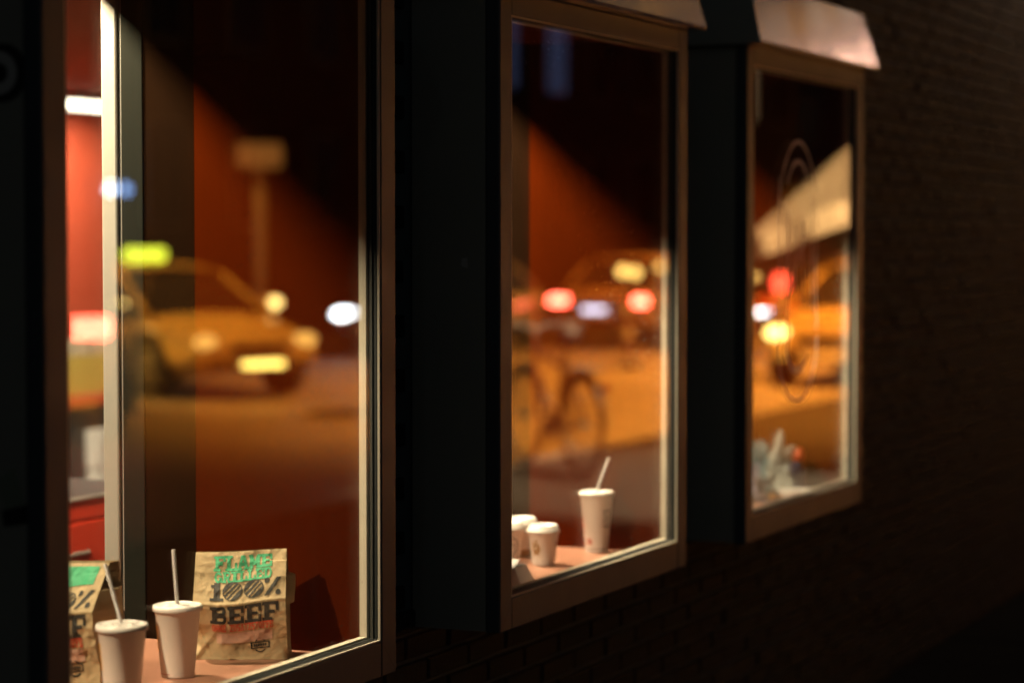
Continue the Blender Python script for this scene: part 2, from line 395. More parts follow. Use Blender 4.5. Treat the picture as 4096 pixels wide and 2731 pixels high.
    B('trim_post', M['greypost'], wd-ST-.002, wd-ST+.03, .553, .605, ZC-.03, 2.49, W, .002)
    B('trim_gasket', M['gasket'], wd-ST+.004, wd-ST+.03, .606, .613, ZC+.06, 2.49, W)
    B('cream_post', M['cream'], wd-ST-.006, wd-ST+.04, .614, .652, ZC-.03, 2.49, W, .004)
    B('cream_edge', M['cream'], wd-ST-.001, wd-ST+.003, .6055, .6075, ZC+.055, 2.49, W)
    c = thing('window_counter', ['pinkish brown counter under the paper bags in the nearest window', 'pinkish brown counter under the coffee cups in the middle window',
              'pinkish brown counter under crumpled wrappers in the farthest window'][wi], 'counter', (a, 0, 0), 0, 'counters inside the windows')
    B('counter_top', M['counter'], ST+.001, wd-ST-.001, FD+.011, .640, ZC-.028, ZC, c, .003)
    B('bracket', M['steel'], .2, .23, YI+.005, .60, ZC-.2, ZC-.029, c); B('bracket', M['steel'], wd-.23, wd-.2, YI+.005, .60, ZC-.2, ZC-.029, c)
    # recessed ceiling spot lighting the counter
    lx, ly, lz = -.72, .945, 2.47
    dl = thing('ceiling_spot', ['ceiling spotlight above the paper bags in the nearest window', 'ceiling spotlight above the coffee cups in the middle window', 'ceiling spotlight above the wrappers in the farthest window'][wi], 'spotlight', (a, 0, 0), 0, 'ceiling spots inside')
    MB().lathe([(.030, lz-.010), (.050, lz-.012), (.055, lz+.005), (.055, lz+.03)], 24, 'z', (lx, ly, 0)).build('ring', M['white'], dl, True)
    MB().lathe([(0, lz+.004), (.03, lz+.004)], 24, 'z', (lx, ly, 0)).build('bulb', emat('spot_bulb', (1, .78, .52), 20), dl)
    light('spot_light', 'SPOT', (350, 370, 760)[wi], (1, .77, .52), (lx, ly, lz-.02), dl, (.60, .25, 1.05), 125, .5, .030)
    if wi == 2:   # scratched scrawl on the glass
        def rib(name, pts, wdt):
            m_ = MB(); n = len(pts); vs = []
            for i, p in enumerate(pts):
                q = pts[min(i+1, n-1)]; r_ = pts[max(i-1, 0)]; dx, dz = q[0]-r_[0], q[1]-r_[1]; L = math.hypot(dx, dz) or 1
                k = wdt/2*(.6+.7*abs(noise.noise(Vector((p[0]*9, p[1]*9, wdt*100)))))
                vs += [(p[0]-dz/L*k, .0126, p[1]+dx/L*k), (p[0]+dz/L*k, .0126, p[1]-dx/L*k)]
            m_.add(vs, [(2*i, 2*i+1, 2*i+3, 2*i+2) for i in range(n-1)]); return m_.build(name, M['scratch'], W)
        cx, cz = .535, 1.60
        def ell(rx_, rz_, a0, a1, n=40, x=cx, z=cz): return [(x+rx_*math.cos(R(a0+(a1-a0)*i/n)), z+rz_*math.sin(R(a0+(a1-a0)*i/n))) for i in range(n+1)]
        rib('scratch', ell(.225, .36, 35, 152), .016); rib('scratch', ell(.175, .30, 60, 130), .018)
        rib('scratch', [(cx-.19, 1.85-.06*i) for i in range(9)]+ell(.20, .19, 185, 360, 40, cx, 1.36), .017)
        rib('scratch', [(cx-.10, 1.75-.06*i) for i in range(8)]+ell(.12, .10, 190, 330, 24, cx, 1.36), .024)
        for dx, za, zb in ((-.14, 1.78, 1.40), (-.03, 1.70, 1.50), (.05, 1.72, 1.47), (.14, 1.80, 1.44), (.19, 1.76, 1.38)):
            rib('scratch', [(cx+dx+.006*math.sin(i), za+(zb-za)*i/8) for i in range(9)], .012)
        rib('scratch', [(cx-.12+.028*i, 1.48+.028*i) for i in range(8)], .016)
    if wi == 0:
        def disc(name, m_, yc, zc, r, off, r0=0.):
            d_ = MB(); n = 28; vs = [(.003-off, yc+r0*math.cos(2*math.pi*k/n), zc+r0*math.sin(2*math.pi*k/n)) for k in range(n)]+[(.003-off, yc+r*math.cos(2*math.pi*k/n), zc+r*math.sin(2*math.pi*k/n)) for k in range(n)]
            d_.add(vs, [(k, (k+1) % n, n+(k+1) % n, n+k) for k in range(n)]); return d_.build(name, m_, W)
        disc('sticker', M['stickerdark'], .075, 1.925, .046, .0006); disc('sticker_ring', M['sticker'], .082, 1.925, .034, .0010, .016)
        d_ = MB(); d_.add([(.0024, .040, 1.255), (.0024, .075, 1.235), (.0024, .095, 1.285), (.0024, .060, 1.310)], [(0,1,2,3)]); d_.build('sticker', M['stickergreen'], W)
        d_ = MB(); d_.add([(.0022, .035, 1.222), (.0022, .080, 1.215), (.0022, .085, 1.240), (.0022, .035, 1.252)], [(0,1,2,3)]); d_.build('sticker', M['stickerdark'], W)
    if wi == 1:
        d_ = MB(); d_.add([(.0024, .080, 1.600), (.0024, .097, 1.606), (.0024, .094, 1.622), (.0024, .081, 1.624)], [(0,1,2,3)]); d_.build('sticker', M['sticker'], W)

# ------------------------------------------------------------------ restaurant room behind
struct(B('room_floor', M['tile'], -1, 18, YI, 7, -.05, 0)); struct(B('room_ceiling', M['ceil'], -1, 18, YI, 7, 2.5, 2.6))
struct(B('room_wall_back', M['wallred'], -1, 18, 6.2, 6.3, 0, 2.5)); struct(B('room_wall_right', M['wallred'], 17, 17.1, YI, 6.2, 0, 2.5)); struct(B('room_wall_left', M['wallred'], -1.1, -1, YI, 6.2, 0, 2.5))
pm = tag(B('lighting_pelmet', M['darkboard'], -.9, 16.9, .735, .755, 2.258, 2.499), 'long dark board below the ceiling screening the window spotlights', 'pelmet')
pl = thing('ceiling_light', 'white glowing strip light under the red ceiling seen at left', 'light', (12.0, 5.75, 2.41))
B('housing', M['white'], -.45, .45, -.10, .10, .03, .08, pl, .01); B('diffuser', emat('strip_glow', (1, .86, .68), 9), -.43, .43, -.085, .085, .0, .029, pl, .01)
al = bpy.data.lights.new('strip_light', 'AREA'); al.shape = 'RECTANGLE'; al.size = .86; al.size_y = .17; al.energy = 30; al.color = (1, .82, .62)
ao = bpy.data.objects.new('strip_light', al); COL.objects.link(ao); ao.parent = pl; ao.location = (0, 0, -.01)
for i, (x, y) in enumerate([(8.0, 2.6), (10.5, 4.4), (6.6, 3.2)]):
    dl = thing('ceiling_downlight', ['round ceiling downlight near the red bin', 'round ceiling downlight before the back wall', 'round ceiling downlight over the service counter'][i], 'downlight', (x, y, 2.47), 0, 'downlights in the red room')
    MB().lathe([(.05, 0), (.085, -.004), (.09, .01), (.09, .03)], 28).build('ring', M['white'], dl, True)
    MB().lathe([(0, .012), (.05, .012)], 28).build('bulb', emat('down_bulb', (1, .82, .6), 20), dl)
    light('down_light', 'SPOT', 320, (1, .80, .58), (0, 0, -.01), dl, (.35, .25, -2), 150, .5, .06)
# service counter with a dark front and yellow upper panel
sv = thing('service_counter', 'dark fronted counter with red edge and yellow panel in the bright room', 'counter', (9.2, 4.0, 0))
B('front_panel', M['dark'], -1.2, 2.2, 0, .6, 0, .905, sv, .006); B('top_edge', M['redcap'], -1.22, 2.22, -.02, .62, .906, .955, sv, .008)
B('yellow_panel', M['yellow'], -1.15, 2.15, .04, .09, .956, 1.130, sv, .004)
for k in range(22): B('jar_holder', M['beige'], -1.14+k*.15, -1.02+k*.15, .05, .12, 1.131, 1.195+.012*(k % 3), sv, .004)
for i, (x, z0, z1, lab) in enumerate([(7.72, .62, .80, 'upper white dispenser on the dark counter front'), (7.70, .44, .57, 'lower white dispenser with orange base on the dark counter front')]):
    d = thing('dispenser', lab, 'dispenser', (x+1.46, 3.93, z0), 0, 'white dispensers')
    B('body', M['white'], 0, .16, 0, .068, 0, z1-z0, d, .012); B('base', M['redcap'] if i else M['white'], .01, .15, .004, .066, -.06, -.001, d, .008)
bn = thing('waste_bin', 'red waste cabinet with cream rim and slot beside the cream post', 'waste bin', (5.15, 1.5, 0))
B('lower_door', M['binred'], 0, .75, 0, .5, .05, .903, bn, .006); B('upper_front', M['binred'], 0, .75, .002, .5, .907, .962, bn, .004)
B('rim', M['cream'], -.004, .754, -.006, .010, .963, .971, bn, .002); B('lid', M['dark'], .002, .748, .011, .498, .963, .968, bn)
B('slot', M['cream'], .16, .34, -.008, -.0005, .816, .826, bn, .003)
B('plinth', M['dark'], .02, .73, .02, .48, .0, .049, bn)

# ------------------------------------------------------------------ print rasteriser
def ell_in(x, y, cx, cy, rx, ry): return ((x-cx)/rx)**2+((y-cy)/ry)**2 <= 1
def rects(rs): return lambda x, y: any(a <= x <= c and b <= y <= d for a, b, c, d in rs)
def gA(x, y):
    if (y < .17 and (x < .42 or x > .58)): return True
    d = abs(x-.5); o = .17+.29*(1-y)
    if d > o: return False
    i = .29*(1-y)-.07
    return not (d < i and not (.30 < y < .46)) 
def gM(x, y):
    if y < .18 and (x < .36 or x > .64): return True
    if .07 < x < .29 or .71 < x < .93: return True
    if y > .82 and (x < .3 or x > .7): return True
    return y > .22 and abs(abs(x-.5)-.34*(y-.22)/.78) < .13
def bowl(x, y, x0, y0, x1, y1, t):
    cy = (y0+y1)/2; ry = (y1-y0)/2
    if x < x0 or y < y0 or y > y1: return False
    xm = x1-ry*.75
    if x < xm: return y-y0 < t or y1-y < t
    return ell_in(x, y, xm, cy, x1-xm, ry) and not ell_in(x, y, xm, cy, x1-xm-t*1.1, ry-t)
GL = {
 'F': rects([(.12,0,.42,1),(0,0,.60,.19),(0,.81,1,1),(.80,.56,1,1),(.42,.42,.76,.60)]),
 'E': rects([(.12,0,.42,1),(0,0,1,.19),(.80,0,1,.40),(0,.81,1,1),(.80,.60,1,1),(.42,.41,.76,.60)]),
 'L': rects([(.14,0,.44,1),(0,.81,.60,1),(0,0,1,.19),(.80,0,1,.45)]),
 'I': rects([(.30,0,.70,1),(0,0,1,.19),(0,.81,1,1)]),
 'A': gA, 'M': gM,
 'B': lambda x, y: rects([(.12,0,.42,1),(0,0,.5,.19),(0,.81,.5,1)])(x, y) or bowl(x, y, .3, 0, 1, .55, .19) or bowl(x, y, .3, .46, .95, 1, .19),
 'D': lambda x, y: rects([(.12,0,.42,1),(0,0,.5,.19),(0,.81,.5,1)])(x, y) or bowl(x, y, .3, 0, 1, 1, .21),
 'R': lambda x, y: rects([(.12,0,.40,1),(0,0,.52,.19),(0,.81,.5,1),(.68,0,1,.19)])(x, y) or bowl(x, y, .3, .42, .95, 1, .19) or (y < .48 and abs(x-(.86-.55*y)) < .14),
 'G': lambda x, y: (ell_in(x, y, .5, .5, .5, .5) and not ell_in(x, y, .52, .5, .22, .28) and not (x > .62 and .44 < y < .66)) or rects([(.55,.32,1,.50),(.74,.05,1,.5)])(x, y),
 '1': lambda x, y: rects([(.34,0,.74,1),(.1,0,1,.17),(.12,.72,.5,.88)])(x, y),
 'O': lambda x, y: ell_in(x, y, .5, .5, .5, .5) and not ell_in(x, y, .5, .5, .2, .3),
 'H': rects([(.08,0,.38,1),(.62,0,.92,1),(.3,.4,.7,.6)]),
 'N': lambda x, y: rects([(.05,0,.32,1),(.68,0,.95,1)])(x, y) or abs(x-(.85-.7*y)) < .16,
 'Z': lambda x, y: rects([(0,0,1,.18),(0,.82,1,1)])(x, y) or abs(x-(.15+.7*y)) < .18,
 'U': lambda x, y: (rects([(.05,.2,.34,1),(.66,.2,.95,1)])(x, y)) or (y < .35 and ell_in(x, y, .5, .35, .45, .35) and not ell_in(x, y, .5, .38, .16, .2)),
 'S': lambda x, y: rects([(.1,.82,.9,1),(.1,.41,.9,.59),(.1,0,.9,.18),(.05,.5,.34,.95),(.66,.05,.95,.5)])(x, y),
 'T': rects([(.34,0,.66,1),(0,.8,1,1)]),
 ' ': lambda x, y: False,
}
def gO0(x, y): # the striped round zero
    if not ell_in(x, y, .5, .5, .5, .5): return False
    d = (x-.5)*.72-(y-.5)*.69
    return not (abs(d-.19) < .055 or abs(d) < .05 or abs(d+.21) < .05) or not ell_in(x, y, .5, .5, .46, .46)
def gPct(x, y): return ell_in(x, y, .12, .87, .15, .17) or ell_in(x, y, .80, .14, .16, .17) or (0 <= y <= 1 and abs((x-.12)-(y)*.72) < .13)
def text_in(s, gap=.10, fn=None):
    n = len(s)
    def f(x, y):
        i = int(x*n)
        if i < 0 or i >= n: return False
        lx = (x*n-i)
        lx = (lx-gap/2)/(1-gap)
        if not (0 <= lx <= 1 and 0 <= y <= 1): return False
        return (fn or GL)[s[i]](lx, y)
    return f
def raster(name, m, inside, u0, u1, v0, v1, mapf, nu, nv, parent, skew=0.):
    vid = {}; vs = []; fs = []
    def V(i, j):
        if (i, j) not in vid:
            u = u0+(u1-u0)*i/nu; v = v0+(v1-v0)*j/nv+skew*(i/nu); vid[(i, j)] = len(vs); vs.append(mapf(u, v))
        return vid[(i, j)]
    for j in range(nv):
        i = 0
        for i in range(nu):
            if inside((i+.5)/nu, (j+.5)/nv): fs.append((V(i, j), V(i+1, j), V(i+1, j+1), V(i, j+1)))
    return MB().add(vs, fs).build(name, m, parent, smooth=True)

# ------------------------------------------------------------------ paper bags
def paper_bag(label, loc, rz, flap=False, seed=0.):
    T = thing('paper_bag', label, 'paper bag', loc, rz, 'kraft paper bags on the counter')
    wd, hh, dp = .186, (.250 if flap else .214), .115; vf = .545
    def crump(x, y, z, a):
        p = Vector((x*16+seed, y*16, z*16)); return a*(.8*noise.noise(p)+1.0*abs(noise.noise(p*1.7+Vector((5,1,2))))+.45*abs(noise.noise(p*3.9))+.07*noise.noise(p*8))
    def front(u, v, off=0.):
        z = v*hh; ww = wd*(1-.03*v)
        if v < vf:
            k = v/vf; y = -dp/2+.026*(1-k)-.002*k+.004*math.sin(2*math.pi*k)
        else:
            k = (v-vf)/(1-vf)
            if not flap: y = -dp/2-.003+k*(dp/2-.004)
            else: y = -dp/2-.003+k*.070; z = vf*hh+k*.088
        # crushed lower left corner
        cl = max(0, 1-u/.30)*max(0, 1-abs(v-.22)/.30)
        x = (u-.5)*ww
        rdg = max(0, 1-abs((u-.02)*.9-(v-.03)*.75)/.06)*max(0, 1-u/.36)*(v < vf)+.6*max(0, 1-abs((u-.02)*1.6-(.33-v)*.9)/.05)*max(0, 1-u/.34)*(v < .36)
        y += .034*cl-.010*rdg+crump(x, 0, z, .0075 if flap else .0046)
        y -= .0025*max(0, 1-abs(v-vf-.01)/.025)
        z += .0045*math.sin(u*5+seed)*(1 if .02 < v < .9 else .2)+(.006*(u-.5) if v > .5 else 0)
        if v < .02: z = max(z, .0005) if v > 0 else .0005
        return (x, y-off, z)
    def back(u, v):
        x, y, z = front(u, v); k = max(0, (v-vf)/(1-vf))
        yb = dp/2*(1-.92*k) if not flap else dp/2-.01*k
        return (x, max(yb+crump(x, 3, z, .002), y+.004), z)
    g = MB(); nu, nv = 80, 90
    gv = [front(i/nu, j/nv) for j in range(nv+1) for i in range(nu+1)]
    gf = [(j*(nu+1)+i, j*(nu+1)+i+1, (j+1)*(nu+1)+i+1, (j+1)*(nu+1)+i) for j in range(nv) for i in range(nu)]
    g.add(gv, gf); g.build('front_panel', M['kraft'], T, smooth=True)
    g = MB(); g.add([back(i/nu, j/nv) for j in range(nv+1) for i in range(nu+1)], [f[::-1] for f in gf]); g.build('back_panel', M['kraft'], T, smooth=True)
    for sgn in (0, 1):      # gusset sides, pinched
        g = MB(); n = 12; vs = []
        for j in range(nv+1):
            v = j/nv; a_ = Vector(front(float(sgn), v)); b_ = Vector(back(float(sgn), v))
            pin = (.010+.030*max(0, (v-.25)))*(1-.75*(v > .985))*(1 if sgn == 0 else .8)
            for i in range(n+1):
                k = i/n; p = a_*(1-k)+b_*k; t_ = 1-abs(2*k-1)
                bul = math.sin(v*math.pi)*.014*math.sin(k*math.pi)*(1 if v < .5 else -.3)
                p.x += (pin*t_-bul)*(1 if sgn == 0 else -1)*(-.7 if (sgn == 1 and v < .75) else 1); p.x += crump(p.x, p.y, p.z, .003)*t_; vs.append(p)
        fs = [(j*(n+1)+i, j*(n+1)+i+1, (j+1)*(n+1)+i+1, (j+1)*(n+1)+i) for j in range(nv) for i in range(n)]
        g.add(vs, fs if sgn else [f[::-1] for f in fs]); g.build('gusset', M['kraft'], T, smooth=True)
    mp = lambda u, v: front(u, v, .0013)
    P_ = T
    if not flap:
        raster('lettering', M['green'], text_in('FLAME', .02), .205, .845, .845, .965, mp, 150, 26, P_)
        raster('lettering', M['green'], text_in('GRILLED', .03), .215, .845, .745, .840, mp, 168, 22, P_)
    else:
        raster('lettering', M['green'], lambda x, y: True, .16, .90, .80, .97, mp, 60, 18, P_)
    raster('lettering', M['ink'], GL['1'], .165, .325, .590, .745, mp, 24, 26, P_)
    for u0 in (.315, .545): raster('lettering', M['ink'], gO0, u0, u0+.215, .590, .750, mp, 44, 34, P_)
    raster('lettering', M['ink'], gPct, .770, .955, .595, .750, mp, 40, 32, P_)
    raster('lettering', M['ink'], text_in('BEEF', .03), .180, .930, .370, .538, mp, 140, 34, P_)
    raster('lettering', M['redink'], text_in('OHNE ZUSATZSTOFFE', .06), .200, .860, .290, .360, mp, 238, 22, P_, .012)
    raster('print_band', M['pinkink'], lambda x, y: True, .245, .845, .175, .275, mp, 40, 8, P_, .012)
    raster('logo', M['ink'], lambda x, y: (not (.07 < x < .93 and .14 < y < .86)) or (.16 < x < .84 and .30 < y < .70 and (int(x*26) % 3 != 0 or abs(y-.5) < .05)), .610, .815, .105, .170, mp, 50, 20, P_)
    raster('logo_ring', M['ink'], lambda x, y: .40 < math.hypot(x-.5, y-.5) < .49 and abs(y-.5) > .27, .640, .785, .065, .205, mp, 44, 44, P_)
    return T
bagF = math.atan2(fwd.y, fwd.x)-math.pi/2       # front panel turned to the viewer
paper_bag('upright kraft paper bag lettered FLAME GRILLED 100% BEEF behind the drink cups', (4.170, .252, ZC), bagF+R(1), False, 3.0)
paper_bag('kraft paper bag with torn open mint green top beside the window edge', (3.800, .420, ZC), bagF-R(20), True, 9.0)

# ------------------------------------------------------------------ cups
def cup_profile(kind):
    if kind == 'cold': return .031, .0435, .133
    if kind == 'large': return .029, .0430, .158
    return .028, .0385, .086
def cup(label, loc, kind, straw=None, decals=(), rz=0., group='paper cups on the counters'):
    r0, r1, h = cup_profile(kind)
    T = thing('coffee_cup' if kind == 'hot' else 'drink_cup', label, 'coffee cup' if kind == 'hot' else 'drink cup', loc, rz, group)
    MB().lathe([(0, .006), (r0-.002, .006), (r0-.001, 0), (r0+.0005, 0), (r0+.001, .004), (r1, h-.003), (r1+.0025, h-.001), (r1+.002, h+.002), (r1-.001, h+.001), (r1-.003, h-.005), (r0, .008)], 48).build('cup_body', M['cup'], T, True)
    if kind == 'hot':
        lp = [(r1+.0005, h-.004), (r1+.0045, h-.003), (r1+.004, h+.004), (r1+.001, h+.006), (r1-.001, h+.015), (r1-.004, h+.018), (r1-.007, h+.016), (r1-.009, h+.012), (0, h+.011)]
    else:
        lp = [(r1+.001, h-.007), (r1+.0045, h-.006), (r1+.004, h), (r1+.003, h+.0045), (r1-.002, h+.0055), (r1-.005, h+.0025), (r1-.012, h+.0035), (.010, h+.006), (0, h+.006)]
    ld = MB().lathe(lp, 48).build('lid', M['lid'], T, True)
    if kind != 'hot':
        for q in (30, 150, 260): MB().lathe([(0, h+.0070), (.006, h+.0065), (.008, h+.0035)], 14, 'z', (.022*math.cos(R(q)), .022*math.sin(R(q)), 0)).build('lid_button', M['lid'], ld, True)
        MB().box(r1+.003, r1+.010, -.006, .006, h-.003, h-.0015).build('tab', M['lid'], ld)
    if straw:
        dx, dy, L = straw
        d = Vector((dx, dy, 1)).normalized(); p0 = Vector((0, 0, h+.002))
        m_ = MB(); m_.tube([p0-d*.09, p0, p0+d*L*.5, p0+d*L], .0038, 12, False); m_.tube([p0+d*L, p0-d*.088], .0032, 12, False)
        m_.build('straw', M['straw'], T, True)
    def surf(q, z): # angle deg, height
        r = r0+.001+(r1-r0-.001)*(z-.004)/(h-.007)+.0004
        return (r*math.cos(R(q)), r*math.sin(R(q)), z)
    for (m_, fn, q0, q1, za, zb, n1, n2) in decals: raster('print', M[m_], fn, q0, q1, za, zb, surf, n1, n2, T)
    return T
full = lambda x, y: True
camq = math.degrees(math.atan2(-fwd.y, -fwd.x))            # surface angle that faces the viewer
def stripe(x, y): return (math.sin(x*9)+math.sin(y*14+x*3)) > -.25
lq = camq-78    # left limb as seen
cup('frosted drink cup at front with straw leaning left toward the torn bag', (3.700, .228, ZC), 'cold', (-.07, .27, .115), [('orangeink', stripe, lq-14, lq+16, .055, .105, 12, 24)])
cup('frosted drink cup with upright straw left of the upright bag', (3.938, .258, ZC), 'cold', (-.02, .065, .108), [('orangeink', stripe, lq-14, lq+16, .050, .100, 12, 24), ('redink', lambda x, y: .2 < y < .8, camq-80, camq-20, .006, .010, 20, 3)])
def dots(x, y): return math.hypot(x-.5, y-.5) < .48 and not (abs(y-.62) < .05 and abs(x-.5) < .3) and not (abs(y-.38) < .04 and abs(x-.5) < .3)
def blot(x, y): return noise.noise(Vector((x*5, y*6, 2))) > -.05
cup('tall white cup with leaning straw standing alone on the middle counter', (5.950, .205, ZC), 'large', (.13, -.33, .098),
    [('redink', dots, camq-52, camq-22, .022, .040, 22, 22), ('greyink', blot, camq+22, camq+62, .068, .118, 24, 30), ('redink', lambda x, y: int(y*9) % 2 == 0, camq-92, camq-66, .020, .092, 6, 27), ('greyink', full, camq-90, camq+90, .010, .0128, 40, 2)])
def clock(x, y):
    u, v = (x-.5)*2.2, (y-.45)*2.4
    r = math.hypot(u, v)
    if .80 > r > .62: return True
    if r < .62: return not ((abs(u+v*.2) < .09 and 0 < v < .5) or (abs(v) < .09 and -.45 < u < .05)) 
    if math.hypot(u-.1, v-1.02) < .24 or math.hypot(u+.72, v-.80) < .18: return True
    return abs(abs(u)-.62) < .1 and -1.05 < v < -.75
def globe(x, y):
    r = math.hypot(x-.5, y-.5)*2
    return r < 1 and (r > .86 or noise.noise(Vector((x*7, y*9, 5))) > .0)
cup('white lidded coffee cup with brown alarm clock print', (5.668, .238, ZC), 'hot', None, [('brownink', clock, camq-62, camq-6, .022, .070, 40, 40), ('greyink', blot, camq+48, camq+82, .022, .062, 16, 24)])
cup('white lidded coffee cup cut by the middle window edge, black and brown print', (5.690, .345, ZC), 'hot', None, [('greyink', globe, camq-40, camq+50, .012, .068, 44, 40), ('brownink', full, camq-50, camq+60, .004, .012, 30, 3)])
cup('white lidded coffee cup behind the alarm clock cup', (5.790, .352, ZC), 'hot', None, [('brownink', full, camq-80, camq+80, .002, .022, 40, 5)])
bx = thing('burger_box', 'open white carton box at the lower edge of the middle window', 'carton', (5.352, .190, ZC), bagF-R(20))
v = [(-.07,-.055,0),(.046,-.055,0),(.046,.05,0),(-.07,.05,0),(-.062,-.040,.040),(.026,-.040,.040),(.026,.04,.040),(-.062,.04,.040)]
MB().add(v, [(0,3,2,1),(0,1,5,4),(1,2,6,5),(2,3,7,6),(3,0,4,7)]).build('tray', M['carton'], bx, solid=.0012)
MB().add([(-.061,-.039,.0405),(.025,-.039,.0405),(.012,.03,.052),(-.055,.03,.052)], [(0,1,2,3)]).build('lid_flap', M['carton'], bx, solid=.0012)

# ------------------------------------------------------------------ litter in the far window
def wrapper(label, loc, size, m, seed, rz=0., spikes=.8):
    m_ = MB(); import bmesh
    bm = bmesh.new(); bmesh.ops.create_icosphere(bm, subdivisions=4, radius=1)
    vs = []
    for vv in bm.verts:
        p = vv.co.copy(); q = p*1.6+Vector((seed, seed*2, seed*3))
        k = .62+spikes*max(0, noise.noise(q))+.35*abs(noise.noise(q*2.3))+.25*(noise.cell(q*1.8)-.5)
        p *= k; vs.append((p.x*size[0], p.y*size[1], max(0., p.z*size[2]+size[2]*.72)))
    fs = [tuple(l.index for l in f.verts) for f in bm.faces]; bm.free()
    o = m_.add(vs, fs).build('crumpled_wrapper', M[m], None); o.location = loc; o.rotation_euler = (0, 0, rz)
    return tag(o, label, 'wrapper', 'crumpled wrappers in the far window')
wrapper('tall crumpled grey paper wrapper in the middle of the far window litter', (7.560, .215, ZC), (.042, .050, .105), 'paper', 4.2, .4, .9)
wrapper('crumpled dark green paper wrapper behind the grey one', (7.600, .290, ZC), (.045, .05, .115), 'paper2', 7.7, 1.1, .9)
wrapper('crumpled lilac grey wrapper at the left edge of the far window', (7.270, .205, ZC), (.04, .045, .080), 'paper3', 11.3, .2, .7)
wrapper('pale crumpled wrapper lying low left of the grey wrapper', (7.430, .232, ZC), (.045, .05, .055), 'paper2', 19.1, 2.2, .8)
wrapper('pale leaf shaped paper wrapper standing above the lilac one', (7.420, .290, ZC), (.030, .035, .110), 'paper', 23.7, 1.7, .9)
tr = thing('food_tray', 'small low white carton tray on the far window counter', 'carton', (7.500, .135, ZC), bagF)
MB().add([(-.05,-.03,0),(.05,-.03,0),(.05,.03,0),(-.05,.03,0),(-.055,-.036,.022),(.055,-.036,.022),(.055,.036,.022),(-.055,.036,.022)], [(0,3,2,1),(0,1,5,4),(1,2,6,5),(2,3,7,6),(3,0,4,7)]).build('tray', M['carton'], tr, solid=.0015)
sb = thing('drink_bottle', 'small blue drink bottle with red cap at the right of the litter', 'bottle', (7.665, .180, ZC))
MB().lathe([(0,0),(.020,0),(.022,.01),(.023,.06),(.018,.085),(.012,.092),(.012,.10)], 24).build('bottle_body', M['blue'], sb, True)
MB().lathe([(.013,.100),(.022,.101),(.024,.112),(.021,.135),(.010,.142),(0,.143)], 24).build('cap', M['redcap'], sb, True)
sn = tag(MB().lathe([(0,0),(.016,0),(.019,.006),(.018,.014),(.008,.018),(0,.019)], 20).build('sauce_pot', M['orangeink'], None, True), 'tiny orange sauce pot between the far window wrappers', 'sauce pot'); sn.location = (7.395, .165, ZC)

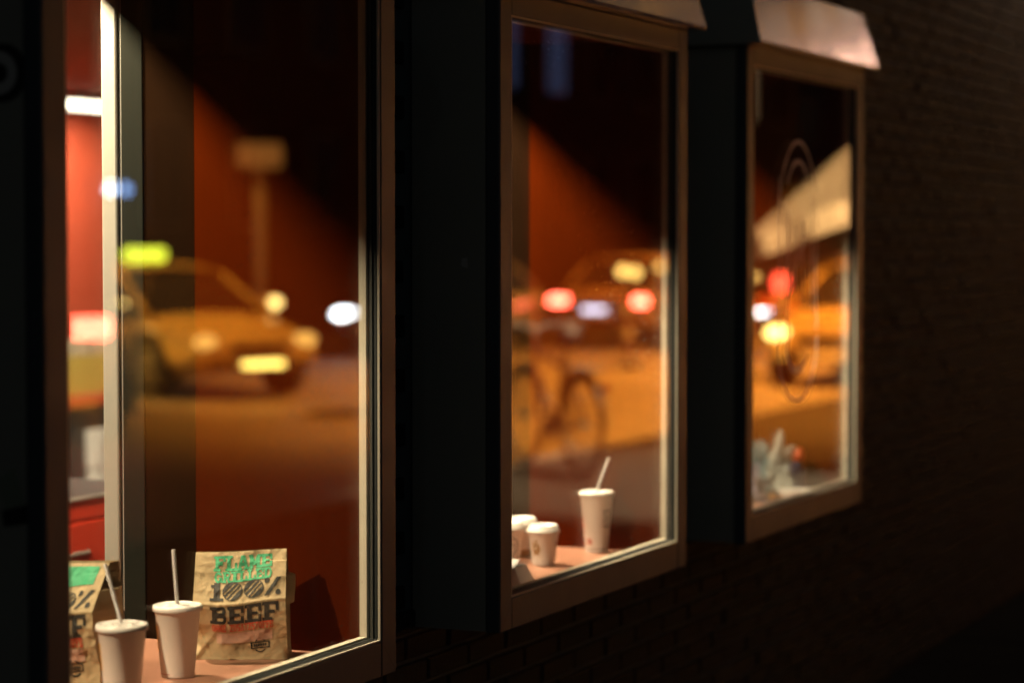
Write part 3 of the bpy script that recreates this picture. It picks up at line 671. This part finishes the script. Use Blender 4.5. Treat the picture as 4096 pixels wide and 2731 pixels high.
# ------------------------------------------------------------------ vehicles in the street (seen mirrored in the glass)
E_RED = emat('tail_lamp', (1, .10, .06), 45); E_WHITE = emat('head_lamp_white', (.93, .95, 1), 24); E_WARM = emat('head_lamp_warm', (1, .62, .16), 15)
E_SIGN = emat('taxi_sign_glow', (.80, .90, .05), 8); E_AMBER = emat('amber_lamp', (1, .42, .05), 12); E_PLATE = emat('plate_glow', (1, .68, .14), 16); E_PLATEW = emat('plate_lamp_white', (.75, .75, 1), 9)
L_OFF = mat('lamp_off', (.35, .33, .30), .1, spec=.8); R_OFF = mat('tail_off', (.20, .01, .01), .15)
E_MIR = emat('mirror_glint', (1, .66, .20), 14); E_POS = emat('position_lamp', (1, .5, .10), 5)
def car(label, loc, yaw, paint, sign=False, head=None, tail=None, plate=None, fog=None, cat='car', group='vehicles in the street'):
    T = thing('taxi' if sign else 'parked_car' if not (head or tail) else 'car', label, cat, loc, yaw, group)
    S_ = [(-2.36,.72,.46,.66),(-2.30,.90,.36,.80),(-2.0,.98,.26,.87),(-1.0,.97,.22,.90),(0,.96,.22,.905),(1.0,.94,.22,.90),(1.55,.88,.24,.885),(2.05,.78,.28,.85),(2.28,.66,.34,.78),(2.37,.54,.42,.66)]
    b = MB(); n = 14; vs = []
    for x, zt, zb, w_ in S_:
        sec = [(0,zt+.015),(.55*w_,zt),(.86*w_,zt-.035),(.97*w_,zt-.13),(w_,(zt+zb)/2),(.97*w_,zb+.08),(.86*w_,zb),(0,zb)]
        ring = [(x, y, z) for y, z in sec]+[(x, -y, z) for y, z in sec[-2:0:-1]]
        vs += ring
    n = 14; fs = [(i*n+k, (i+1)*n+k, (i+1)*n+(k+1) % n, i*n+(k+1) % n) for i in range(len(S_)-1) for k in range(n)]
    fs += [tuple(range(n)), tuple((len(S_)-1)*n+k for k in range(n))[::-1]]
    b.add(vs, fs).build('body', paint, T, True, sub=2)
    G = [(-1.85,.95,.955,.76,.74),(-1.15,.95,1.38,.80,.60),(-.45,.95,1.455,.80,.62),(.25,.94,1.41,.80,.60),(1.15,.92,.925,.78,.74)]
    gl = MB(); rf = MB(); gv = []
    for x, zb, zt, wb, wt in G: gv += [(x, wb, zb-.03), (x, wt+.04*(zt > 1.2), zt-.05*(zt > 1.2)), (x, -wt-.04*(zt > 1.2), zt-.05*(zt > 1.2)), (x, -wb, zb-.03)]
    gl.add(gv, [(4*i+k, 4*i+4+k, 4*i+5+k, 4*i+1+k) for i in range(4) for k in range(3)]); gl.build('window_glass', M['carglass'], T)
    rv = []
    for x, zb, zt, wb, wt in G[1:4]: rv += [(x, wt+.05, zt-.06), (x, wt-.02, zt), (x, 0, zt+.025), (x, -wt+.02, zt), (x, -wt-.05, zt-.06)]
    rf.add(rv, [(5*i+k, 5*i+5+k, 5*i+6+k, 5*i+1+k) for i in range(2) for k in range(4)]); rf.build('roof', paint, T, True, solid=.015)
    for s in (1, -1):
        for (i, j) in ((0, 1), (4, 3)): MB().tube([(G[i][0], s*G[i][3]*.985, G[i][2]-.02), (G[j][0], s*(G[j][4]+.045), G[j][2]-.055)], .035, 8).build('pillar', paint, T, True)
        MB().tube([(-.35, s*.815, .94), (-.40, s*.665, 1.41)], .035, 8).build('pillar', M['blackplastic'], T, True)
        MB().tube([(G[1][0], s*(G[1][4]+.045), G[1][2]-.05), (G[2][0], s*(G[2][4]+.045), G[2][2]-.05), (G[3][0], s*(G[3][4]+.045), G[3][2]-.05)], .03, 8).build('roof_rail', paint, T, True)
        MB().lathe([(0,-.09),(.06,-.08),(.09,0),(.06,.07),(0,.08)], 14, 'z', (.80, s*.99, 1.02)).build('mirror', paint, T, True)
        MB().box(-1.0, .95, s*.912-.012, s*.912+.012, .40, .46).build('side_trim', M['blackplastic'], T, bevel=.008)
        for x in (-1.42, 1.40):
            wl = MB().lathe([(.20,-.10),(.30,-.11),(.325,-.07),(.325,.07),(.30,.11),(.20,.10)], 30, 'y', (x, s*.80, .325)).build('wheel', M['tyre'], T, True)
            MB().lathe([(0,s*.105),(.05,s*.112),(.10,s*.085),(.20,s*.100),(.205,s*.06)], 30, 'y', (x, s*.80, .325)).build('rim', M['steel'], wl, True)
            MB().lathe([(.33,s*.0),(.40,s*.105),(.36,s*.112),(.30,s*.100)], 30, 'y', (x, s*.80, .36)).build('wheel_arch', M['blackplastic'], T, True)
        MB().lathe([(0,.09),(.07,.08),(.10,.03),(.10,-.02)], 18, 'z').build('headlight', head or L_OFF, T, True)
        hl = [k for k in T.children if k.name.startswith('headlight')][-1]; hl.location = (2.24, s*.62, .64); hl.rotation_euler = (0, R(80), 0); hl.scale = (.8, 1.35 if head is not E_WHITE else 2.0, 1)
        MB().box(-2.355, -2.20, s*.66-.17, s*.66+.17, .70, .84).build('taillight', tail or R_OFF, T, bevel=.03)
        if fog: MB().lathe([(0,.05),(.05,.04),(.06,0)], 16, 'z').build('fog_lamp', fog, T, True); k = [q for q in T.children if q.name.startswith('fog_lamp')][-1]; k.location = (2.33, s*.55, .40); k.rotation_euler = (0, R(90), 0)
    MB().box(2.33, 2.40, -.62, .62, .36, .44).build('front_bumper', M['blackplastic'], T, bevel=.02); MB().box(-2.42, -2.30, -.70, .70, .40, .50).build('rear_bumper', paint, T, bevel=.03)
    MB().box(2.34, 2.385, -.34, .34, .52, .62).build('grille', M['blackplastic'], T, bevel=.01)
    MB().box(2.401, 2.412, -.26, .26, .34, .45).build('number_plate', M['plate'], T, bevel=.003); MB().box(-2.435, -2.425, -.26, .26, .50, .61).build('number_plate', M['plate'], T, bevel=.003)
    if sign:
        for s in (1, -1): MB().lathe([(0,.07),(.06,.05),(.075,0),(.06,-.05),(0,-.07)], 14, 'z', (.92, s*1.0, 1.02)).build('mirror_glint', E_MIR, T, True)  # added glow at the mirrors stands in for lamp glints on the paint
    if plate == 'front': MB().box(2.413, 2.42, -.26, .26, .36, .43).build('plate_glow', E_PLATE, T)  # glowing strip added over the front plate, standing in for light on it
    if plate == 'rear': MB().box(-2.45, -2.437, -.20, .20, .60, .66).build('plate_glow', E_PLATEW, T)
    if sign:
        MB().box(-.52, -.40, -.07, .07, 1.47, 1.50).build('sign_base', M['blackplastic'], T)
        MB().box(-.54, -.38, -.27, .27, 1.50, 1.66).build('roof_sign', sign if sign is not True else E_SIGN, T, bevel=.05)
    return T
Zr = -.12
car('ivory taxi with glowing yellow roof sign mirrored in the nearest window', (24.4, -13.1, Zr), R(121), M['cream_car'], sign=True, head=E_POS, plate='front', cat='taxi')
car('dark car with red tail lights mirrored in the middle window', (38.2, -12.2, Zr), 0., M['brown_car'], tail=E_RED, plate='rear')
car('ivory car with warm headlights mirrored in the farthest window', (30.0, -5.98, Zr), math.pi, M['cream_car'], head=E_WARM, fog=E_AMBER)
car('grey car with white headlights mirrored beside the near window frame', (34.2, -14.05, Zr), math.pi, M['grey_car'], head=E_WHITE)
car('tall grey van with red tail light mirrored over the cream post', (19.36, -11.37, Zr), R(-30.5), M['grey_car'], tail=E_RED, cat='van').scale = (1, 1, 1.3)
car('dark car with white headlights mirrored at left of the farthest window', (38.8, -9.05, Zr), math.pi, M['dark_car'], head=E_WHITE, tail=E_RED)

car('small distant car added so its headlights stand in for glints above the dark car', (66.8, -23.5+3.2, Zr), math.pi, M['grey_car'], head=E_WARM)  # added car: its headlights stand in for lamp glints on the dark car
car('distant ivory car with warm headlights mirrored behind the parasol', (60.5, -15.4, Zr), math.pi, M['cream_car'], head=E_WARM)
hd = [o for o in COL.objects if o.get('label', '').startswith('grey car with white headlights')][0]
for s_ in (.62, -.62): light('head_light', 'SPOT', 300, (.95, .93, 1), (2.42, s_, .62), hd, (8, s_, -.1), 60, .6, .03)

# added beacons: amber lamps stand in for glints and stray points of light
for lab, x, y, n in (('added striped beacon, twin amber lamps standing in for glints in the middle window', 30.84, -9.70, 2), ('added striped beacon, one amber lamp standing in for a glint at the middle window right edge', 35.7, -11.05, 1), ('added striped beacon, amber lamp standing in for a light point below the parasol', 29.0, -6.42-.9, 1)):
    bc = thing('standin_beacon', lab, 'beacon', (x, y, Zr), R(70), 'added roadworks beacons')
    MB().box(-.16, .16, -.25, .25, 0, .09).build('foot', M['blackplastic'], bc, bevel=.02); MB().box(-.025, .025, -.03, -.005, .09, 1.20).build('post', M['steel'], bc)
    for k in range(5): MB().box(-.06, .06, 0, .02, .22+k*.17, .388+k*.17).build('stripe_panel', M['greyink'] if k % 2 else M['bike'], bc)
    for k in range(n):
        MB().lathe([(0,.11),(.05,.10),(.075,.04),(.075,-.04),(.05,-.10),(0,-.11)], 16, 'y', ((k-.5)*.17 if n == 2 else 0, 0, 1.32-.02*k)).build('standin_lamp', emat('amber_standin', (1, .58, .14), 7 if n == 2 else 4), bc, True)
# added barrier: its red lamp stands in for a vehicle tail light
rb = thing('standin_barrier', 'added road barrier, red lamp standing in for a tail light in the farthest window', 'barrier', (32.6, -8.1, Zr), R(80))
for x in (-.7, .7): MB().box(x-.03, x+.03, -.02, .02, .05, 1.05).build('post', M['steel'], rb); MB().box(x-.05, x+.05, -.3, .3, 0, .05).build('foot', M['blackplastic'], rb)
for k in range(7): MB().box(-.7+k*.2, -.5+k*.2, -.035, -.021, .75, .95).build('stripe_panel', M['carton'] if k % 2 else M['redcap'], rb)
MB().lathe([(0,.30),(.07,.28),(.10,.20),(.10,.10),(.05,.04),(.04,.0)], 18, 'z', (.0,0,.98)).build('standin_lamp', emat('tail_standin_glow', (1, .06, .03), 12), rb, True)

# bicycle on the pavement edge
bk = thing('bicycle', 'bicycle standing at the kerb mirrored in the middle window', 'bicycle', (16.0, -4.55, 0), R(-46))
for x in (-.53, .53):
    wl = MB().torus((x, 0, .35), .335, .018, 44, 8).build('wheel', M['tyre'], bk, True)
    MB().torus((x, 0, .35), .312, .009, 44, 6).build('rim', M['steel'], wl, True)
    sp = MB()
    for k in range(18): q = 2*math.pi*k/18; sp.tube([(x, .02*(-1)**k, .35), (x+.31*math.cos(q), 0, .35+.31*math.sin(q))], .0015, 4)
    sp.build('spokes', M['steel'], wl); MB().tube([(x, -.05, .35), (x, .05, .35)], .02, 10).build('hub', M['steel'], wl, True)
    MB().tube([(x+.375*math.cos(R(q)), 0, .35+.375*math.sin(R(q))) for q in (range(20, 190, 10) if x < 0 else range(10, 150, 10))], .02, 6).build('mudguard', M['blackplastic'], bk, True)
fr = MB()
for a_, b_ in (((-.10,0,.30),(-.22,0,.82)), ((-.10,0,.30),(.34,0,.72)), ((-.20,0,.74),(.32,0,.84)), ((-.53,.05,.35),(-.10,.03,.30)), ((-.53,-.05,.35),(-.10,-.03,.30)), ((-.53,.05,.35),(-.20,.02,.76)), ((-.53,-.05,.35),(-.20,-.02,.76)), ((.345,0,.70),(.31,0,.90))): fr.tube([a_, b_], .016, 8)
fr.build('frame', M['bike'], bk, True)
MB().tube([(.53,.05,.35),(.40,.05,.66),(.345,0,.70),(.40,-.05,.66),(.53,-.05,.35)], .012, 8).build('fork', M['bike'], bk, True)
MB().tube([(.16,.30,1.02),(.28,.26,1.04),(.34,.12,1.03),(.31,0,1.0),(.34,-.12,1.03),(.28,-.26,1.04),(.16,-.30,1.02)], .013, 8).build('handlebar', M['steel'], bk, True)
MB().tube([(.31,0,.90),(.31,0,1.0)], .013, 8).build('stem', M['steel'], bk, True)
MB().tube([(-.22,0,.82),(-.24,0,.93)], .013, 8).build('seat_post', M['steel'], bk, True)
MB().tube([(-.38,0,.955),(-.30,0,.96),(-.18,0,.95),(-.08,0,.945)], [.07,.085,.05,.022], 12).build('saddle', M['blackplastic'], bk, True)
MB().lathe([(0,-.01),(.09,-.01),(.09,.01),(0,.01)], 24, 'y', (-.10,-.05,.30)).build('chainring', M['steel'], bk)
MB().tube([(-.10,.06,.30),(-.02,.07,.16),(-.02,.15,.16)], .01, 6).build('crank', M['steel'], bk); MB().tube([(-.10,-.06,.30),(-.18,-.07,.44),(-.18,-.15,.44)], .01, 6).build('crank', M['steel'], bk)
MB().box(-.80,-.30,-.07,.07,.745,.76).build('rack', M['steel'], bk); MB().box(-.93,-.90,-.03,.03,.60,.66).build('rear_reflector', R_OFF, bk, bevel=.005)
MB().tube([(-.20,.03,.28),(-.26,.20,.0)], .008, 6).build('kickstand', M['steel'], bk)

# tilted cafe parasol on the pavement
ps = thing('cafe_parasol', 'tilted cream cafe parasol mirrored in the farthest window', 'parasol', (17.3, -2.55, 0))
MB().tube([(0,0,.06),(0,0,2.10)], .022, 12).build('pole', M['wood'], ps, True)
MB().lathe([(0,0),(.28,0),(.28,.05),(.05,.09),(0,.09)], 28).build('base', M['kerb'], ps, True)
tilt = Matrix.Rotation(R(18), 4, 'X'); c8 = MB(); n8 = 8; hub = Vector((0,0,2.02)); vs = []
for j in range(7):
    k = j/6.
    for i in range(n8*4):
        q = 2*math.pi*i/(n8*4); sag = 1-.06*k*(1-abs(math.cos(q*4)))
        p = Vector((1.15*k*math.cos(q)*sag, 1.15*k*math.sin(q)*sag, .38-.52*k-.05*math.sin(k*math.pi)*(1-abs(math.cos(q*4))))); vs.append(hub+tilt @ p)
for i in range(n8*4):
    q = 2*math.pi*i/(n8*4); sag = 1-.06*(1-abs(math.cos(q*4))); p = Vector((1.16*math.cos(q)*sag, 1.16*math.sin(q)*sag, -.14-.16)); vs.append(hub+tilt @ p)
N = n8*4
c8.add(vs, [(j*N+i, j*N+(i+1) % N, (j+1)*N+(i+1) % N, (j+1)*N+i) for j in range(7) for i in range(N)]).build('canopy', M['canvas'], ps, False, solid=.004)
for i in range(8):
    q = math.pi*i/4; MB().tube([hub+tilt @ Vector((0,0,.34)), hub+tilt @ Vector((1.12*math.cos(q), 1.12*math.sin(q), -.15))], .008, 6).build('rib', M['wood'], ps)

# illuminated lantern column on the far kerb
ln = thing('lantern_column', 'glowing orange lantern box on a post mirrored in the nearest window', 'lantern', (36.9, -18.95, 0))
MB().lathe([(.16,0),(.16,.25),(.085,.32),(.075,2.60)], 24).build('post', M['cream_car'], ln, True)
MB().box(-.34,.34,-.20,.20,2.62,3.00).build('lantern_box', emat('lantern_glow', (1, .33, .06), .8), ln, bevel=.04)
MB().lathe([(.50,3.01),(.46,3.05),(.10,3.16),(0,3.17)], 24).build('cap', M['iron'], ln, True)
light('lantern_light', 'SPOT', 130, (1, .45, .12), (-.3, .3, 2.60), ln, (-.02, .02, 1.2), 80, .5, .01)
ln.scale = (1.19, 1.19, 1.1)

# street lamps
def street_lamp(label, loc, yaw, energy, hgt=6.6, typ='SPOT', col=(1, .44, .10), cone=120, blend=.4, gcol=(1, .50, .13), gstr=30):
    T = thing('street_lamp', label, 'street lamp', loc, yaw, 'sodium street lamps')
    MB().lathe([(.13,0),(.13,.6),(.075,.7),(.05,hgt-.4),(0,hgt-.38)], 18).build('pole', M['steel'], T, True)
    MB().tube([(0,0,hgt-.6),(.15,0,hgt-.15),(.6,0,hgt),(1.25,0,hgt+.04)], .035, 8).build('arm', M['steel'], T, True)
    MB().lathe([(.02,.11),(.15,.07),(.20,.0),(.17,-.01)], 20, 'z', (1.45,0,hgt+.03)).build('lamp_head', M['steel'], T, True)
    MB().lathe([(.17,.015),(.14,-.05),(.06,-.09),(0,-.095)], 20, 'z', (1.45,0,hgt+.01)).build('lamp_globe', emat('sodium_glow', gcol, gstr), T, True)
    light('sodium_light', typ, energy, col, (1.45, 0, hgt-.12), T, (1.45, 0, 0), cone, blend, .10)
    return T
street_lamp('short street lamp by the wall beyond the parasol', (21.5, -1.65, 0), R(-90), 900, 5.1, 'SPOT', (1, .40, .08), 130, .3, (1, .60, .46), 38)
street_lamp('short unseen street lamp added by the wall to light the parasol', (15.9, -1.65, 0), R(-90), 9500, 5.1, 'SPOT', (1, .64, .34), 60, .4, (1, .5, .13), 2)  # unseen lamp added to light the parasol from the front
street_lamp('tall sodium street lamp on the near kerb above the bicycle', (26.5, -4.55, 0), R(-90), 56000, 9.0, 'SPOT', (1, .31, .030), 104, .5, (1, .5, .13), 9)
street_lamp('tall unseen street lamp added on the near kerb to light the dark car', (37.0, -4.55, 0), R(-90), 50000, 9.0, 'SPOT', (1, .31, .030), 108, .4, (1, .5, .13), 9)  # unseen lamp added to brighten the car with red tail lights
street_lamp('tall sodium street lamp on the far kerb beside the taxi', (22.0, -18.95, 0), R(90), 36000, 7.0, 'SPOT', (1, .42, .06), 102, .4, (1, .6, .2), 320)
street_lamp('tall sodium street lamp on the far kerb at the far end', (75.0, -18.95, 0), R(90), 7000, 7.0, 'SPOT', (1, .31, .030), 96, .4)

# lamp on the brick wall past the frame, and an unseen building added to block the mirrored sky
wlp = thing('bulkhead_lamp', 'round bulkhead lamp high on the brick wall beyond the right edge', 'wall lamp', (12.9, YB, 3.35))
MB().lathe([(0,-.10),(.07,-.09),(.10,-.05),(.105,-.02)], 24, 'y').build('glass_dome', emat('bulkhead_glow', (1, .75, .55), 8), wlp, True); MB().lathe([(.105,-.03),(.125,-.025),(.125,0),(0,0)], 24, 'y').build('backplate', M['steel'], wlp, True)
light('bulkhead_light', 'POINT', 26, (1, .74, .52), (0, -.22, 0), wlp, size=.05)
eb = thing('sky_screen_building', 'tall dark building added at the street end to block the mirrored sky', 'building', (95, -22, 0))
MB().box(0, 12, -40, 21, 0, 20).build('wall', M['facade'], eb)
for k in range(15):
    for r in range(5): MB().box(-.05, -.002, -36+k*3.8, -34.7+k*3.8, 2+r*3.4, 3.9+r*3.4).build('window', M['farglass'], eb)

# building across the street
bd = thing('far_building', 'dark building across the street with a few bluish lit windows', 'building', (0, -21.0, 0))
MB().box(8, 75, -8, 0, 0, 14).build('wall', M['facade'], bd)
E_BLUE = emat('blue_window', (.35, .45, 1), .13); E_DIM = emat('dim_window', (1, .6, .3), .25)
for k in range(22):
    for r in range(4):
        x = 10+k*3.0; z0 = 1.9+r*3.3
        f = MB().box(x-.62, x+.62, .002, .05, z0-.06, z0+1.86).build('window', M['winframe'], bd)
        m_ = M['farglass']
        if (k*7+r*3) % 13 == 0: m_ = E_DIM
        for s in (-1, 1): MB().box(x+s*.29-.26, x+s*.29+.26, .052, .058, z0, z0+1.8).build('pane', E_BLUE if (r == 1 and (k, s) in ((14, 1), (15, -1), (15, 1))) else m_, f)
for i, (x, lab) in enumerate([(35.0, 'left one of two small blue wall lamps across the street'), (35.45, 'right one of two small blue wall lamps across the street')]):
    T = thing('wall_lamp', lab, 'wall lamp', (x, -20.95, 2.48), 0, 'blue wall lamps')
    MB().box(-.05,.05,0,.10,.0,.06).build('bracket', M['steel'], T); MB().lathe([(0,-.10),(.07,-.08),(.09,0),(.06,.08),(0,.09)], 16, 'z', (0,.18,.02)).build('globe', emat('blue_globe', (.25, .45, 1) if i else (.6, .75, 1), 14 if i == 0 else 8), T, True)
